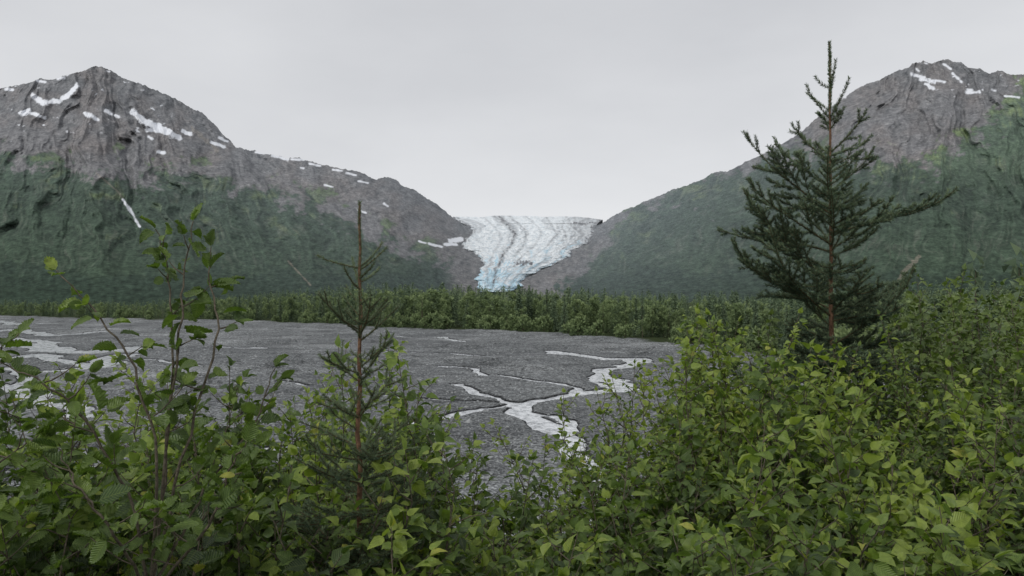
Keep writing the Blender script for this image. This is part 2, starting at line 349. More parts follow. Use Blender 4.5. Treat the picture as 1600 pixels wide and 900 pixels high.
def build_mtn():
    px=np.arange(-300,1900.1,1.2); nr=380
    PX=np.repeat(px[None],nr,0)
    sk=skyl(px); bs=HZ+12560./D0(px)+3
    tt=np.linspace(0,1,nr)[:,None]; PY=bs[None]+(sk-bs)[None]*tt
    d,t,th,rr,ra,rb,rc,iso=depth_at(PX,PY)
    X=(PX-800)/F*d; Z=CZ+(HZ-PY)/F*d
    Lg=np.interp(PX,[-300,0,60,130,200,300,400,470,560,640,700,745,800,850,900,930,960,1000,1050,1100,1130,1200,1300,1380,1440,1490,1540,1600,1900],
                    [190,225,240,255,262,262,285,298,338,380,398,465,475,455,425,385,345,315,285,262,262,232,228,252,250,222,178,140,120])
    big=fbm(PX/60,PY/40,4,90); fine=fbm(PX/8,PY/6,5,92)
    gul2=(rdg(th*44,rr/60,4,93)-.35)*sstep((rr/44-3)/5); g3=fbm(th*78,rr/34,4,98)*sstep((rr/78-2.2)/3)
    crag=rdg(PX/16+PY/40,PY/10,5,97)-.35; crag2=rdg(PX/9-PY/18,PY/14+PX/30,4,96)-.35
    crest=rb*.9; cr2=rc*.9
    ds=fbm(PX/22,PY/15,4,88)
    g=sstep((PY-Lg+50*big-24*crest+26*ds+16*fine+12*g3-14*cr2-16*iso)/26+.3)
    k=(1+.30*crest+.30*cr2+.34*fine+.28*gul2+.22*g3+.34*crag+.28*crag2+.25*iso)
    rock=sl([102,100,101])*np.clip(k,.35,2.2)[...,None]
    rbm=sstep(big*1.2+.4)[...,None]
    rock=rock*(1-rbm)+rock*np.array([1.07,.99,.94])*rbm
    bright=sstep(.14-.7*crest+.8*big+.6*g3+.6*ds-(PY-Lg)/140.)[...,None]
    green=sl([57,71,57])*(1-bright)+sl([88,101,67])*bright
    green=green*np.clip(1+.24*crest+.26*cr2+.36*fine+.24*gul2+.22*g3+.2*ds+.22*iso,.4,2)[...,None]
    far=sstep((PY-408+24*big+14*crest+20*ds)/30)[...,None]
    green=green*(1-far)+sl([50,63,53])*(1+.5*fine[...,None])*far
    rg=(sstep((PX-1400)/80)*sstep((320-PY)/80))[...,None]
    green=green*(1+.5*rg*np.array([1.1,1.05,.78]))
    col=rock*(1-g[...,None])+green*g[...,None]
    sc2=sstep(1.5*g3+.7*big+.8*gul2-.3)[...,None]*(1-far)*g[...,None]*.4
    col=col*(1-sc2)+sl([94,96,88])*sc2
    wn=.9*fbm(PX/9,PY/6,4,95)
    tn=sstep(segd(PX,PY,tan_,wn)+.5)[...,None]*.45; col=col*(1-tn)+sl([140,130,118])*tn
    L,R=glx(PY); nearg=(sstep((PX-L+60)/40)*sstep((R+55-PX)/40)*sstep((PY-360)/25))[...,None]
    col=col*(1-nearg*.8)+sl([98,94,93])*np.clip(1+.7*fine+.5*crag,.4,2)[...,None]*nearg*.8
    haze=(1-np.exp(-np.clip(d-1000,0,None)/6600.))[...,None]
    col=col*1.08*(1-haze)+sl([138,147,155])*haze  # distance haze painted into the mountain colour, stronger on farther slopes
    sn=sstep((segd(PX,PY,snowsegs,wn)+1.1)/2.0)
    reg=np.maximum(sstep((300-PX)/60)*sstep((PX+300)/50)*sstep((235-PY)/40),sstep((PX-1395)/30)*sstep((160-PY)/20))
    auto=sstep((fbm(PX/11,PY/6,4,94)-.42)*6)*sstep((fbm(PX/26,PY/14,3,99)-.15)*6)*reg
    sn=np.maximum(sn,auto*.9)
    col=np.clip(col,.015,.9)
    V=np.stack([X,d,Z],-1)
    b1=V[-1].copy(); b1[:,0]*=1.12; b1[:,1]*=1.12; b1[:,2]=b1[:,2]*.85-20
    b2=V[-1].copy(); b2[:,0]*=1.7; b2[:,1]*=1.7; b2[:,2]=-20
    f0=V[0].copy(); f0[:,2]=-15
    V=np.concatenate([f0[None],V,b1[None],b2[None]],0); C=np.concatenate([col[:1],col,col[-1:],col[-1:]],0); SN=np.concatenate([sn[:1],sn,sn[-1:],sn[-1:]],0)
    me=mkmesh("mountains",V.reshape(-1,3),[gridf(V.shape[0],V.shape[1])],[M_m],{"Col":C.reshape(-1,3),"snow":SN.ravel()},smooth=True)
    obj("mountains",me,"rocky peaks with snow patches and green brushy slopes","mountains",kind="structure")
build_mtn()
def build_glacier():
    nr,nc=320,360
    w=np.linspace(0,1,nc)[None]; q=np.linspace(0,1,nr)[:,None]
    top=340+2.8*fbm(w*4,w*0,5,5)-2.6*np.sin(w*np.pi)+3*sstep((w-.75)/.25)
    PY=456+(top-456)*q
    L,R=glx(PY); am0=sstep((PY-345)/20); L=L+(3+6*am0)*fbm(PY/11,PY*0,4,15); R=R+(3+8*am0)*fbm(PY/11,PY*0+3,4,16)
    PX=L+(R-L)*w
    d=depth_at(PX,PY,True)[0]
    d=np.where(PY<352,d+(352-PY)*18+(352-PY)**2*4,d)
    prof=np.clip(4*w*(1-w),0,1)**.5
    d=d+60-185*prof*np.clip((PY-330)/30,.4,1)
    am=sstep((PY-343)/12)
    # flow-aligned coordinates; crevasses arc across the flow, bowed downhill
    bow=PY-16*np.sin(np.pi*w)+7*fbm(PX/26,PY/26,4,72)
    fl=w*14+1.2*fbm(q*5,w*3,3,70)
    cre=rdg(PX/30,bow/5.5,3,71)
    ser=rdg(PX/7+2*fbm(PX/15,PY/15,2,66),PY/6,4,74)
    d=d-(14*cre+12*rdg(fl*1.2,q*3,3,73)+13*ser)*(.15+.85*am)
    X=(PX-800)/F*d; Z=CZ+(HZ-PY)/F*d
    strk=fbm(fl*1.3,q*2.5,4,76)
    fine=fbm(PX/4.5,PY/3.6,4,78); cr=rdg(PX/24,bow/4.5,3,79)-.35
    col=sl([224,228,230])*(1+.16*fine+.13*cr+.16*(ser-.4))[...,None]
    blue=sstep(.0+1.2*strk+.35*cr+.5*fbm(PX/14,PY/9,4,67)+ (PY-404)/65)[...,None]*.8*sstep((PY-355)/20)[...,None]
    col=col*(1-blue)+sl([172,207,223])*(1+.25*cr+.25*(ser-.4))[...,None]*blue
    dirt=sstep(-.05+1.8*fbm(fl*1.1,q*1.6,4,81)+.5*fine)[...,None]*.5
    col=col*(1-dirt)+sl([158,160,163])*dirt
    mx=np.interp(PY,[334,345,355,365,375,385,395,405,418,440,456],[772,785,797,804,803,797,789,782,777,771,767])
    mo=np.exp(-((PX-mx-3*fbm(PY/16,PY*0,3,83))/np.interp(PY,[336,380,456],[6,3.4,2.6]))**2)*.72
    mo=np.maximum(mo,.4*np.exp(-((PX-mx-19-4*fbm(PY/14,PY*0,3,84))/3.)**2)*(PY<402))
    for off,a_ in ((38,.28),(60,.3),(-20,.25),(86,.25)):
        mo=np.maximum(mo,a_*np.exp(-((PX-mx-off*np.interp(PY,[336,380,456],[1.25,1,.35])-4*fbm(PY/16,PY*0+off,3,85))/2.2)**2))
    mo=mo*np.clip(.9+.7*fine,0,1.1)
    rk=sstep((1.2-np.hypot((PX-820)/14,(PY-411)/4.5)+1.2*fine)/.8)*.8
    rk=np.maximum(rk,sstep((1.1-np.hypot((PX-908)/18,(PY-349)/1.6)+1.2*fine)/.6)*.7)
    ed=sstep(1-np.minimum(w,1-w)/.05+.8*fine)*.7
    rt=sstep((PX-868)/40+.8*fine)*.4
    for mk in (mo,rk,ed,rt):
        mk=np.clip(mk*(1+.6*fine),0,1)[...,None]; col=col*(1-mk)+sl([108,108,111])*mk
    V=np.stack([X,d,Z],-1)
    b=V[-1].copy(); b[:,0]*=1.5; b[:,1]*=1.5; b[:,2]-=40
    V=np.concatenate([V,b[None]],0); C=np.concatenate([col,col[-1:]],0)
    me=mkmesh("glacier",V.reshape(-1,3),[gridf(nr+1,nc)],[M_gl],{"Col":np.clip(C,.02,.88).reshape(-1,3)},smooth=True)
    obj("glacier",me,"pale blue glacier with dark moraine stripes between mountains","glacier",kind="structure")
build_glacier()

# ---------- MID TREES ----------
def tube(P,R,s=5):
    P=np.asarray(P,float); R=np.asarray(R,float); n=len(P)
    T=np.gradient(P,axis=0); T/=np.linalg.norm(T,axis=1)[:,None]+1e-9
    ref=np.array([0.3,.9,.1]) if abs(T[0,2])>.7 else np.array([0,0,1.])
    A=np.cross(T,ref); A/=np.linalg.norm(A,axis=1)[:,None]+1e-9; B=np.cross(T,A)
    a=np.arange(s)*2*np.pi/s
    V=P[:,None]+R[:,None,None]*(A[:,None]*np.cos(a)[None,:,None]+B[:,None]*np.sin(a)[None,:,None])
    i=np.arange(n-1)[:,None]*s; j=np.arange(s)[None]; k=(j+1)%s
    Fq=np.stack([i+j,i+k,i+s+k,i+s+j],-1).reshape(-1,4)
    return V.reshape(-1,3),Fq
class Acc:
    def __init__(s): s.V=[];s.F={};s.n=0;s.A=[]
    def add(s,V,Fc,t=0.5):
        s.V.append(V); s.F.setdefault(Fc.shape[1],[]).append(Fc+s.n); s.n+=len(V)
        s.A.append(np.broadcast_to(t,(len(V),)).astype(float))
    def get(s): return np.concatenate(s.V),[np.concatenate(v) for v in s.F.values()],np.concatenate(s.A)
def clumps(r,C,size,out,tint,k=2):
    n=len(C); C=np.repeat(C,k,0); tint=np.repeat(tint,k); out=np.repeat(out,k,0); n=len(C)
    C=C+r.normal(0,size*.4,(n,3))
    d=out+r.normal(0,.5,(n,3)); d/=np.linalg.norm(d,axis=1)[:,None]
    e=np.cross(d,r.normal(0,1,(n,3))); e/=np.linalg.norm(e,axis=1)[:,None]
    s=size*r.uniform(.6,1.3,n)[:,None]
    V=np.stack([C-d*s*.3+e*s*.4,C-d*s*.3-e*s*.4,C+d*s*.9],1).reshape(-1,3)
    return V,np.arange(3*n).reshape(-1,3),np.repeat(np.clip(tint+r.normal(0,.12,n),0,1),3)
def conifer_t(seed,H=11,wid=.17,nl=20):
    r=np.random.default_rng(seed); C=[];O=[];T=[]
    for i in range(nl):
        f=.08+.92*i/nl; rad=H*wid*(1-f)**.85*r.uniform(.75,1.15)+.12
        nb=max(3,int(7*(1-f)+3)); a0=r.uniform(0,6.28)
        for b in range(nb):
            a=a0+b*6.28/nb+r.normal(0,.2); L=rad*r.uniform(.65,1.15)
            for q in np.arange(.3,1.01,.3 if L>.6 else .5):
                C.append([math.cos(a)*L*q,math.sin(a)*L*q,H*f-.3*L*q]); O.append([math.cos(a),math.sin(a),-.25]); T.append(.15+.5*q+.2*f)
    C.append([0,0,H*.99]);O.append([0,0,1]);T.append(.6)
    return clumps(r,np.array(C),.36,np.array(O),np.array(T),3)
def broad_t(seed,H=9,wid=.24,n=330,z0=.12):
    r=np.random.default_rng(seed)
    nb=9; bc=np.stack([r.uniform(-1,1,nb)*H*wid*.6,r.uniform(-1,1,nb)*H*wid*.6,np.linspace(z0+.1,.88,nb)*H],-1); br=H*wid*r.uniform(.4,.7,nb)*(1.15-np.linspace(0,.7,nb))
    k=r.integers(0,nb,n); d=r.normal(0,1,(n,3)); d/=np.linalg.norm(d,axis=1)[:,None]
    C=bc[k]+d*br[k][:,None]*r.uniform(.6,1.1,n)[:,None]*np.array([1,1,1.25]); C[:,2]=np.clip(C[:,2],.2,H)
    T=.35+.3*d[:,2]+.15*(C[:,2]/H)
    return clumps(r,C,.34,d*.8+[0,0,.4],T,3)
TC=[conifer_t(100+i,11,[.15,.19,.13,.17,.21][i]) for i in range(5)]
TB=[broad_t(200+i,9,[.22,.27,.19,.3][i]) for i in range(4)]
SB=[broad_t(300+i,3.2,.5,260,0) for i in range(3)]
def tree_mesh(nm,t,H,mat):
    tv,tf=tube([[0,0,-.2],[.05,0,H*.5],[0,0,H*.96]],[.16,.1,.02],5)
    V,Fc,T=t; VV=np.concatenate([tv,V]); fl=[tf,Fc+len(tv)]
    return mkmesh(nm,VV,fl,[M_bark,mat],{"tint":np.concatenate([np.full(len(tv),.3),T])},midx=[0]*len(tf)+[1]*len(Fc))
MC=[tree_mesh("spruce_tree",t,11,M_fc) for t in TC]; MB=[tree_mesh("cottonwood_tree",t,9,M_fd) for t in TB]; MS=[tree_mesh("willow_shrub",t,3.2,M_fd) for t in SB]
def maxh(px,d,r):
    ty=np.interp(px,[-300,0,230,330,450,560,700,900,1000,1100,1300,1700],[468,468,469,461,453,443,444,449,455,457,451,438])
    return 10+(HZ-ty)/F*d
pxs=np.sort(rng.uniform(-60,1660,285))
for i,px in enumerate(pxs):
    ed=edge_depth(px); kind=rng.random(); d=ed+rng.uniform(-3,4)
    if kind<.42: me=MS[i%3]; nm,lb,ct="willow_shrub","low green willow shrub at the forest edge","shrub"; s=rng.uniform(.7,1.7); gp="willows along the gravel edge"
    else:
        d=ed+rng.uniform(4,34); hh=maxh(px,d,rng)*rng.uniform(.55,.95)
        if kind<.72: me=MB[i%4]; s=hh*.82/9; nm,lb,ct="cottonwood_tree","light green young cottonwood at the forest edge","tree"; gp="cottonwoods at the forest edge"
        else: me=MC[i%5]; s=hh/11; nm,lb,ct="spruce_tree","dark green young spruce at the forest edge","tree"; gp="spruces at the forest edge"
    o=obj(nm,me,lb,ct,group=gp,loc=((px-800)/F*d,d,0))
    o.rotation_euler=(0,0,rng.uniform(0,6.28)); o.scale=(s*rng.uniform(.85,1.2),)*2+(s,)
def mass():
    acc=[Acc(),Acc()]
    n=2300
    for i in range(n):
        px=rng.uniform(-160,1760); ed=edge_depth(px); f=rng.random()**1.5
        d=ed+14+f*520
        x=(px-800)/F*d
        con=rng.random()<np.interp(f,[0,.15,1],[.3,.65,.85])
        hh=maxh(px,d,rng)*np.clip(rng.normal(.86,.11),.55,1.06)
        if con: V,Fc,T=TC[rng.integers(5)]; s=hh/11
        else: V,Fc,T=TB[rng.integers(4)]; s=hh*.85/9
        if f>.08:
            kk=np.arange(0,len(Fc)); kk=kk[kk%3!=0] if f<.3 else kk[kk%3==0]
            V=V.reshape(-1,3,3)[kk].reshape(-1,3); T=T.reshape(-1,3)[kk].reshape(-1); Fc=np.arange(len(V)).reshape(-1,3)
        a=rng.uniform(0,6.28); c,sn=math.cos(a)*s,math.sin(a)*s; wd=rng.uniform(.9,1.3)
        V2=np.stack([(V[:,0]*c-V[:,1]*sn)*wd+x,(V[:,0]*sn+V[:,1]*c)*wd+d,V[:,2]*s],-1)
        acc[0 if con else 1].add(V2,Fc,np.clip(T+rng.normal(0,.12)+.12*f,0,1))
    V0,F0,T0=acc[0].get(); V1,F1,T1=acc[1].get()
    fl=[F0[0],F1[0]+len(V0)]
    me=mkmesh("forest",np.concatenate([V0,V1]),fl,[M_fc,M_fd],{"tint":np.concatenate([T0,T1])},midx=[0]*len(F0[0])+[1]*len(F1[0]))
    obj("forest",me,"dense spruce and cottonwood forest beyond the gravel flat","forest",kind="stuff")
mass()

# ---------- FOREGROUND PLANTS ----------
def leaf_lo():
    v=[(0,0,0),(.34,0,0),(.68,0,-.02),(1.05,0,-.12)]
    for sg in (1,-1): v+=[(.12,.25*sg,.05),(.38,.36*sg,.09),(.72,.20*sg,.04)]
    f=[]
    for b,sg in ((4,1),(7,-1)):
        q=[(0,b,1),(b,b+1,1),(1,b+1,2),(b+1,b+2,2),(2,b+2,3)]
        f+=[t if sg<0 else t[::-1] for t in q]
    return np.array(v,float),np.array(f)
def leaf_hi():
    n=9; xs=np.linspace(0,1,n+1); 
    def wd(x): return .86*max(x,0)**.55*max(1-x,0)**.8
    v=[(x,0,-.12*x*x) for x in xs]; f=[]
    for sg in (1,-1):
        b=len(v); pts=[]
        for i in range(n):
            x=xs[i]; xm=(xs[i]+xs[i+1])/2+.03
            if i>0: pts.append((x,wd(x)*.86)) 
            pts.append((xm,wd(xm)*1.06+.012))
        for x,y in pts: v.append((x,y*sg,.13*y/.4*(1-.5*x)+.03*math.sin(x*40)))
        idx=[b+k for k in range(len(pts))]
        tr=[(0,idx[0],1)]
        k=0
        for i in range(1,n):
            tr.append((i,idx[k],idx[k+1])); tr.append((i,idx[k+1],idx[k+2])); tr.append((i,idx[k+2],i+1)); k+=2
        f+=[t[::-1] if sg>0 else t for t in tr]
    return np.array(v,float),np.array(f)
LLO=leaf_lo(); LHI=leaf_hi()
def nrm(a): return a/(np.linalg.norm(a,axis=-1,keepdims=True)+1e-9)
def cross(a,b): return np.array([a[1]*b[2]-a[2]*b[1],a[2]*b[0]-a[0]*b[2],a[0]*b[1]-a[1]*b[0]])
def n1(a): return a/math.sqrt(a[0]*a[0]+a[1]*a[1]+a[2]*a[2]+1e-12)
def leaves_mesh(nm,P,A,N,S,T,tmpl,mat):
    P,A,N=map(lambda q:np.array(q,float),(P,A,N)); S=np.array(S); T=np.array(T)
    A=nrm(A); B=nrm(np.cross(N,A)); N=np.cross(A,B)
    tv,tf=tmpl; n=len(P)
    wv=rng.uniform(.75,1.15,n)[:,None,None]
    V=P[:,None]+S[:,None,None]*(A[:,None]*tv[None,:,0:1]+B[:,None]*tv[None,:,1:2]*wv+N[:,None]*tv[None,:,2:3]*rng.uniform(.5,2.2,n)[:,None,None])
    cu=rng.normal(-.08,.16,n)[:,None,None]; V=V+N[:,None]*(S[:,None,None]*cu*(tv[None,:,0:1]**2))
    Fc=tf[None]+(np.arange(n)*len(tv))[:,None,None]
    uv=np.stack([tv[:,0],tv[:,1]+.5],-1); UV=np.tile(uv,(n,1))
    return mkmesh(nm,V.reshape(-1,3),[Fc.reshape(-1,3)],[mat],{"tint":np.clip(np.repeat(T,len(tv)),0,1)},uv=UV,smooth=True)
def curve(p0,d0,L,n,r,up=.15,wob=.08):
    P=[np.array(p0,float)]; d=n1(np.array(d0,float)); s=L/(n-1)
    for i in range(n-1):
        d=n1(d+r.normal(0,wob,3)+np.array([0,0,up])); P.append(P[-1]+d*s)
    return np.array(P)
UPV=np.array([0,0,1.])
class Plant:
    def __init__(s): s.w=Acc(); s.P=[];s.A=[];s.N=[];s.S=[];s.T=[]
    def wood(s,P,R,k=5): V,Fq=tube(P,R,k); s.w.add(V,Fq)
    def leafrow(s,P,r,size,step,tb,start=.0,pet=.3):
        seg=np.diff(P,axis=0); sl_=np.linalg.norm(seg,axis=1); cum=np.concatenate([[0],np.cumsum(sl_)]); L=cum[-1]
        t=L*start; side=1
        while t<L:
            i=min(int(np.searchsorted(cum,t,side='right'))-1,len(seg)-1); p=P[i]+seg[i]*((t-cum[i])/sl_[i]); T=n1(seg[i])
            sd=cross(T,UPV); sd=n1(sd+r.normal(0,.35,3))
            a=n1(T*.55+sd*side*.9+r.normal(0,.25,3)); a[2]-=.08
            s.leaf(p,a,r,size*r.uniform(.45,1.25)*(1-.2*(t/L)),tb,pet); side*=-1; t+=step*r.uniform(.7,1.3)
        T=n1(seg[-1])
        s.leaf(P[-1],T,r,size*.75,tb+.12,.05); s.leaf(P[-1],n1(T+r.normal(0,.5,3)),r,size*.55,tb+.15,.05)
    def leaf(s,p,a,r,size,tb,pet=.3):
        n=n1(np.array([0,-.3,1.])+r.normal(0,.5,3))
        q=p+a*size*pet
        s.P.append(q);s.A.append(a+np.array([0,0,-.45])*r.random());s.N.append(n);s.S.append(size);s.T.append(min(tb+r.normal(0,.13),.93) if r.random()>.01 else .99)
    def build(s,name,label,cat,group,tmpl,mat,bark,base):
        e=obj(name,None,label,cat,group=group); e.location=base
        V,Fl,_=s.w.get(); o=obj("stems",mkmesh("stems",V-np.array(base),Fl,[bark],smooth=True),parent=e)
        me=leaves_mesh("foliage",np.array(s.P)-np.array(base),s.A,s.N,s.S,s.T,tmpl,mat); obj("foliage",me,parent=e)
        return e
def gz(y): return float(bank(np.array(y)))
def shrub(px,py,d,hw,leaf=.07,ns=14,tb=.5,mat=None,tmpl=None,label="leafy green alder shrub on the bank",step=None,name="alder_shrub",low=.3,tw=.1,hv=.38):
    r=np.random.default_rng(int(px*7+py*3+d*100))
    top=W(px,py,d); base=np.array([top[0],d,gz(d)-.1]); H=top[2]-base[2]; w=hw/F*d
    pl=Plant(); step=step or leaf*.5; tb=tb+r.normal(0,.06); leaf=leaf*r.uniform(.86,1.15)
    for k in range(ns):
        a=r.uniform(0,6.28); rad=math.sqrt(r.random()); ts=tb+r.normal(-.02,.14); lf=leaf*r.uniform(.8,1.2)
        h=H*(1-.3*rad**2)*(1-hv*r.random()**1.5) if k else H
        off=np.array([math.cos(a)*w*rad,math.sin(a)*min(w,.8)*rad,0])
        p0=base+off*.35; n=9
        tt=np.linspace(0,1,n)[:,None]
        P=p0+off*.65*tt**.8+np.array([0,0,h])*tt+np.cumsum(r.normal(0,.026*h,(n,3))*[1,1,.2],0)
        R0=.009*max(1,H/2)
        pl.wood(P,np.linspace(R0,.0018,n),5)
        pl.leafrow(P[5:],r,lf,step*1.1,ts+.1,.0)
        nt=int(h/tw)
        for j in range(nt):
            t=low+(.97-low)*(j+r.random())/nt; f=t*(n-1); i=min(int(f),n-2); p=P[i]+(P[i+1]-P[i])*(f-i)
            b=j*2.4+a+r.normal(0,.4); L=min(.5,h*.3)*(1.1-t)*r.uniform(.7,1.25)+.08
            dr=np.array([math.cos(b),math.sin(b),r.uniform(.35,.9)])
            Q=curve(p,dr,L,5,r,.1,.12); pl.wood(Q,np.linspace(.0035,.0012,5),4)
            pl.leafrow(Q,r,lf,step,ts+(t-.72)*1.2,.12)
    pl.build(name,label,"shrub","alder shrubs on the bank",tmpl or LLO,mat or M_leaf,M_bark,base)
S=shrub
# left thicket
S(15,640,3.0,90,.084,11,.5,tmpl=LHI); S(90,625,3.6,110,.082,13,.52); S(200,600,4.2,110,.08,15,.52); S(310,575,4.4,110,.078,16,.54)
S(400,562,4.8,100,.076,18,.52); S(20,560,5.0,100,.076,12,.5); S(130,735,3.0,110,.088,11,.52,tmpl=LHI); S(330,700,3.2,110,.086,12,.52,tmpl=LHI); S(40,790,2.9,100,.088,10,.48,tmpl=LHI)
S(440,660,3.8,90,.077,14,.5); S(230,820,2.8,120,.086,11,.48,tmpl=LHI); S(420,830,3.2,90,.08,12,.47)
S(250,680,3.9,110,.079,13,.48); S(110,575,5.2,100,.074,11,.54); S(360,625,5.2,90,.073,14,.48); S(230,560,5.4,80,.072,11,.54)
# behind and around the small spruce
S(500,550,5.4,90,.073,19,.74,label="yellow-green alder shrub beside the young spruce"); S(600,530,5.8,90,.07,20,.56); S(660,545,5.4,70,.07,19,.58); S(610,630,4.6,100,.073,19,.52)
S(690,725,4.6,80,.07,14,.5); S(560,600,5.0,90,.072,18,.56); S(480,630,4.8,90,.072,17,.52); S(440,590,5.6,60,.07,12,.52); S(560,700,4.2,90,.073,13,.52); S(680,800,3.5,60,.075,11,.48)
S(475,700,3.3,55,.076,9,.56); S(652,700,3.4,55,.076,10,.56); S(520,790,3.1,55,.078,8,.5); S(620,835,3.1,55,.078,8,.5)
# middle, thin
S(745,695,5.6,60,.067,12,.55); S(810,735,5.0,70,.068,15,.5); S(800,685,6.4,45,.06,7,.5); S(870,630,6.0,50,.064,12,.6); S(880,725,4.8,80,.07,16,.5); S(760,790,4.0,100,.075,15,.5); S(710,845,3.4,90,.078,10,.48); S(840,825,3.5,90,.078,13,.48)
# right thicket: separate mounds of different height
S(930,590,6.2,50,.065,12,.57); S(1000,548,6.6,50,.065,10,.54); S(965,660,5.4,75,.07,16,.52); S(1060,558,6.0,65,.071,18,.56)
S(1130,484,6.4,85,.076,25,.82,hv=.2,label="yellow-tinged alder shrub beside the tall spruce"); S(1080,655,5.0,80,.072,17,.46); S(1180,540,5.4,80,.076,20,.6)
S(1100,522,6.6,60,.071,17,.62,hv=.2); S(1180,480,7.2,60,.074,19,.64,hv=.2)
S(1240,525,7.0,65,.073,16,.5); S(1340,540,7.0,65,.072,17,.48); S(1290,545,6.8,50,.072,14,.52); S(1400,510,6.8,70,.073,17,.56)
S(1265,600,5.4,75,.076,18,.46); S(1350,565,5.2,75,.078,20,.6); S(1440,605,5.4,75,.073,17,.42); S(1520,525,5.6,85,.078,20,.57); S(1605,545,5.4,75,.076,19,.5)
S(945,805,3.9,85,.076,14,.44); S(1045,735,4.0,90,.08,17,.56); S(1160,760,4.0,75,.076,14,.42); S(1255,655,4.0,90,.082,18,.6); S(1370,735,3.9,75,.077,14,.41); S(1465,640,3.8,95,.082,18,.58); S(1575,700,3.8,80,.08,15,.46)
S(870,850,3.7,80,.078,12,.47); S(1125,815,3.4,100,.084,13,.52); S(1390,850,3.2,100,.082,11,.4); S(1550,790,3.2,110,.086,14,.53); S(1270,800,3.3,90,.082,12,.44)
for a in [(1440,436,10,60),(1490,413,11,60),(1545,428,10,60),(1600,425,9.5,70),(1420,500,8.5,70),(1500,475,8.5,80),(1590,465,8.5,80),(1160,480,9,50),(1560,408,13,50),(1410,462,10.5,50),(1640,420,11,60),(1470,560,7,60),(1250,560,7.4,50)]:
    S(*a,.098,19,.66,M_leafd,label="dark green tall alder shrub on the bank",step=.052,low=.35,hv=.25)

# leggy close alder with large serrated leaves
def leader(pl,pts,r,leaf,tb,r0=.0055,sub=2,step=.06,start=.3):
    P=np.array([W(*q) for q in pts]); n=22
    s=np.linspace(0,len(P)-1,n); i=np.minimum(s.astype(int),len(P)-2); f=(s-i)[:,None]
    Q=P[i]*(1-f)+P[i+1]*f
    for _ in range(2): Q[1:-1]=(Q[:-2]+2*Q[1:-1]+Q[2:])/4
    Q[1:-1]+=r.normal(0,.004,(n-2,3))
    pl.wood(Q,np.linspace(r0,.0016,n),7)
    pl.leafrow(Q[int(n*start):],r,leaf,step,tb)
    if sub:
        for k in range(3,n-3,sub):
            b=r.uniform(0,6.28); D=np.array([math.cos(b),math.sin(b)*.5,r.uniform(.1,.7)])
            X=curve(Q[k],D,r.uniform(.08,.22)*(1.2-k/n),5,r,.1,.12); pl.wood(X,np.linspace(.0028,.0013,5),4); pl.leafrow(X,r,leaf*.9,step*.9,tb,.1)
r=np.random.default_rng(5); pl=Plant()
leader(pl,[(235,930,2.6),(262,700,2.65),(272,520,2.7),(265,420,2.7),(243,358,2.7)],r,.08,.52,sub=3,step=.052)
leader(pl,[(235,930,2.6),(268,640,2.62),(282,500,2.62),(288,420,2.65),(302,345,2.65)],r,.086,.52,sub=3,step=.052)
leader(pl,[(240,900,2.6),(300,660,2.6),(345,520,2.65),(325,440,2.7),(330,385,2.7)],r,.076,.5,step=.055,sub=4)
leader(pl,[(235,930,2.6),(250,700,2.5),(205,560,2.5),(150,490,2.5),(88,422,2.5)],r,.08,.58,sub=4,start=.35,step=.05)
leader(pl,[(235,930,2.6),(200,760,2.5),(120,640,2.45),(60,590,2.4),(-10,560,2.4)],r,.08,.52,sub=3,step=.052)
leader(pl,[(235,930,2.6),(320,760,2.7),(400,660,2.8),(430,575,2.8)],r,.078,.54,step=.055)
leader(pl,[(235,930,2.6),(330,820,2.4),(360,730,2.4),(385,690,2.4)],r,.086,.52)
leader(pl,[(235,930,2.6),(170,820,2.3),(120,760,2.3),(90,700,2.3)],r,.086,.52)
pl.build("alder_shrub","leggy young alder with large serrated green leaves","shrub","alder shrubs on the bank",LHI,M_leaf,M_bark,W(235,930,2.6))
pl=Plant()
leader(pl,[(-160,900,2.5),(-110,700,2.5),(-50,600,2.5),(0,545,2.5),(30,520,2.5)],r,.08,.54,sub=3,step=.052)
leader(pl,[(-160,900,2.5),(-90,800,2.4),(0,720,2.4),(60,680,2.4)],r,.086,.52,step=.052)
pl.build("alder_shrub","arching alder branches with large serrated green leaves","shrub","alder shrubs on the bank",LHI,M_leaf,M_bark,W(-160,900,2.5))

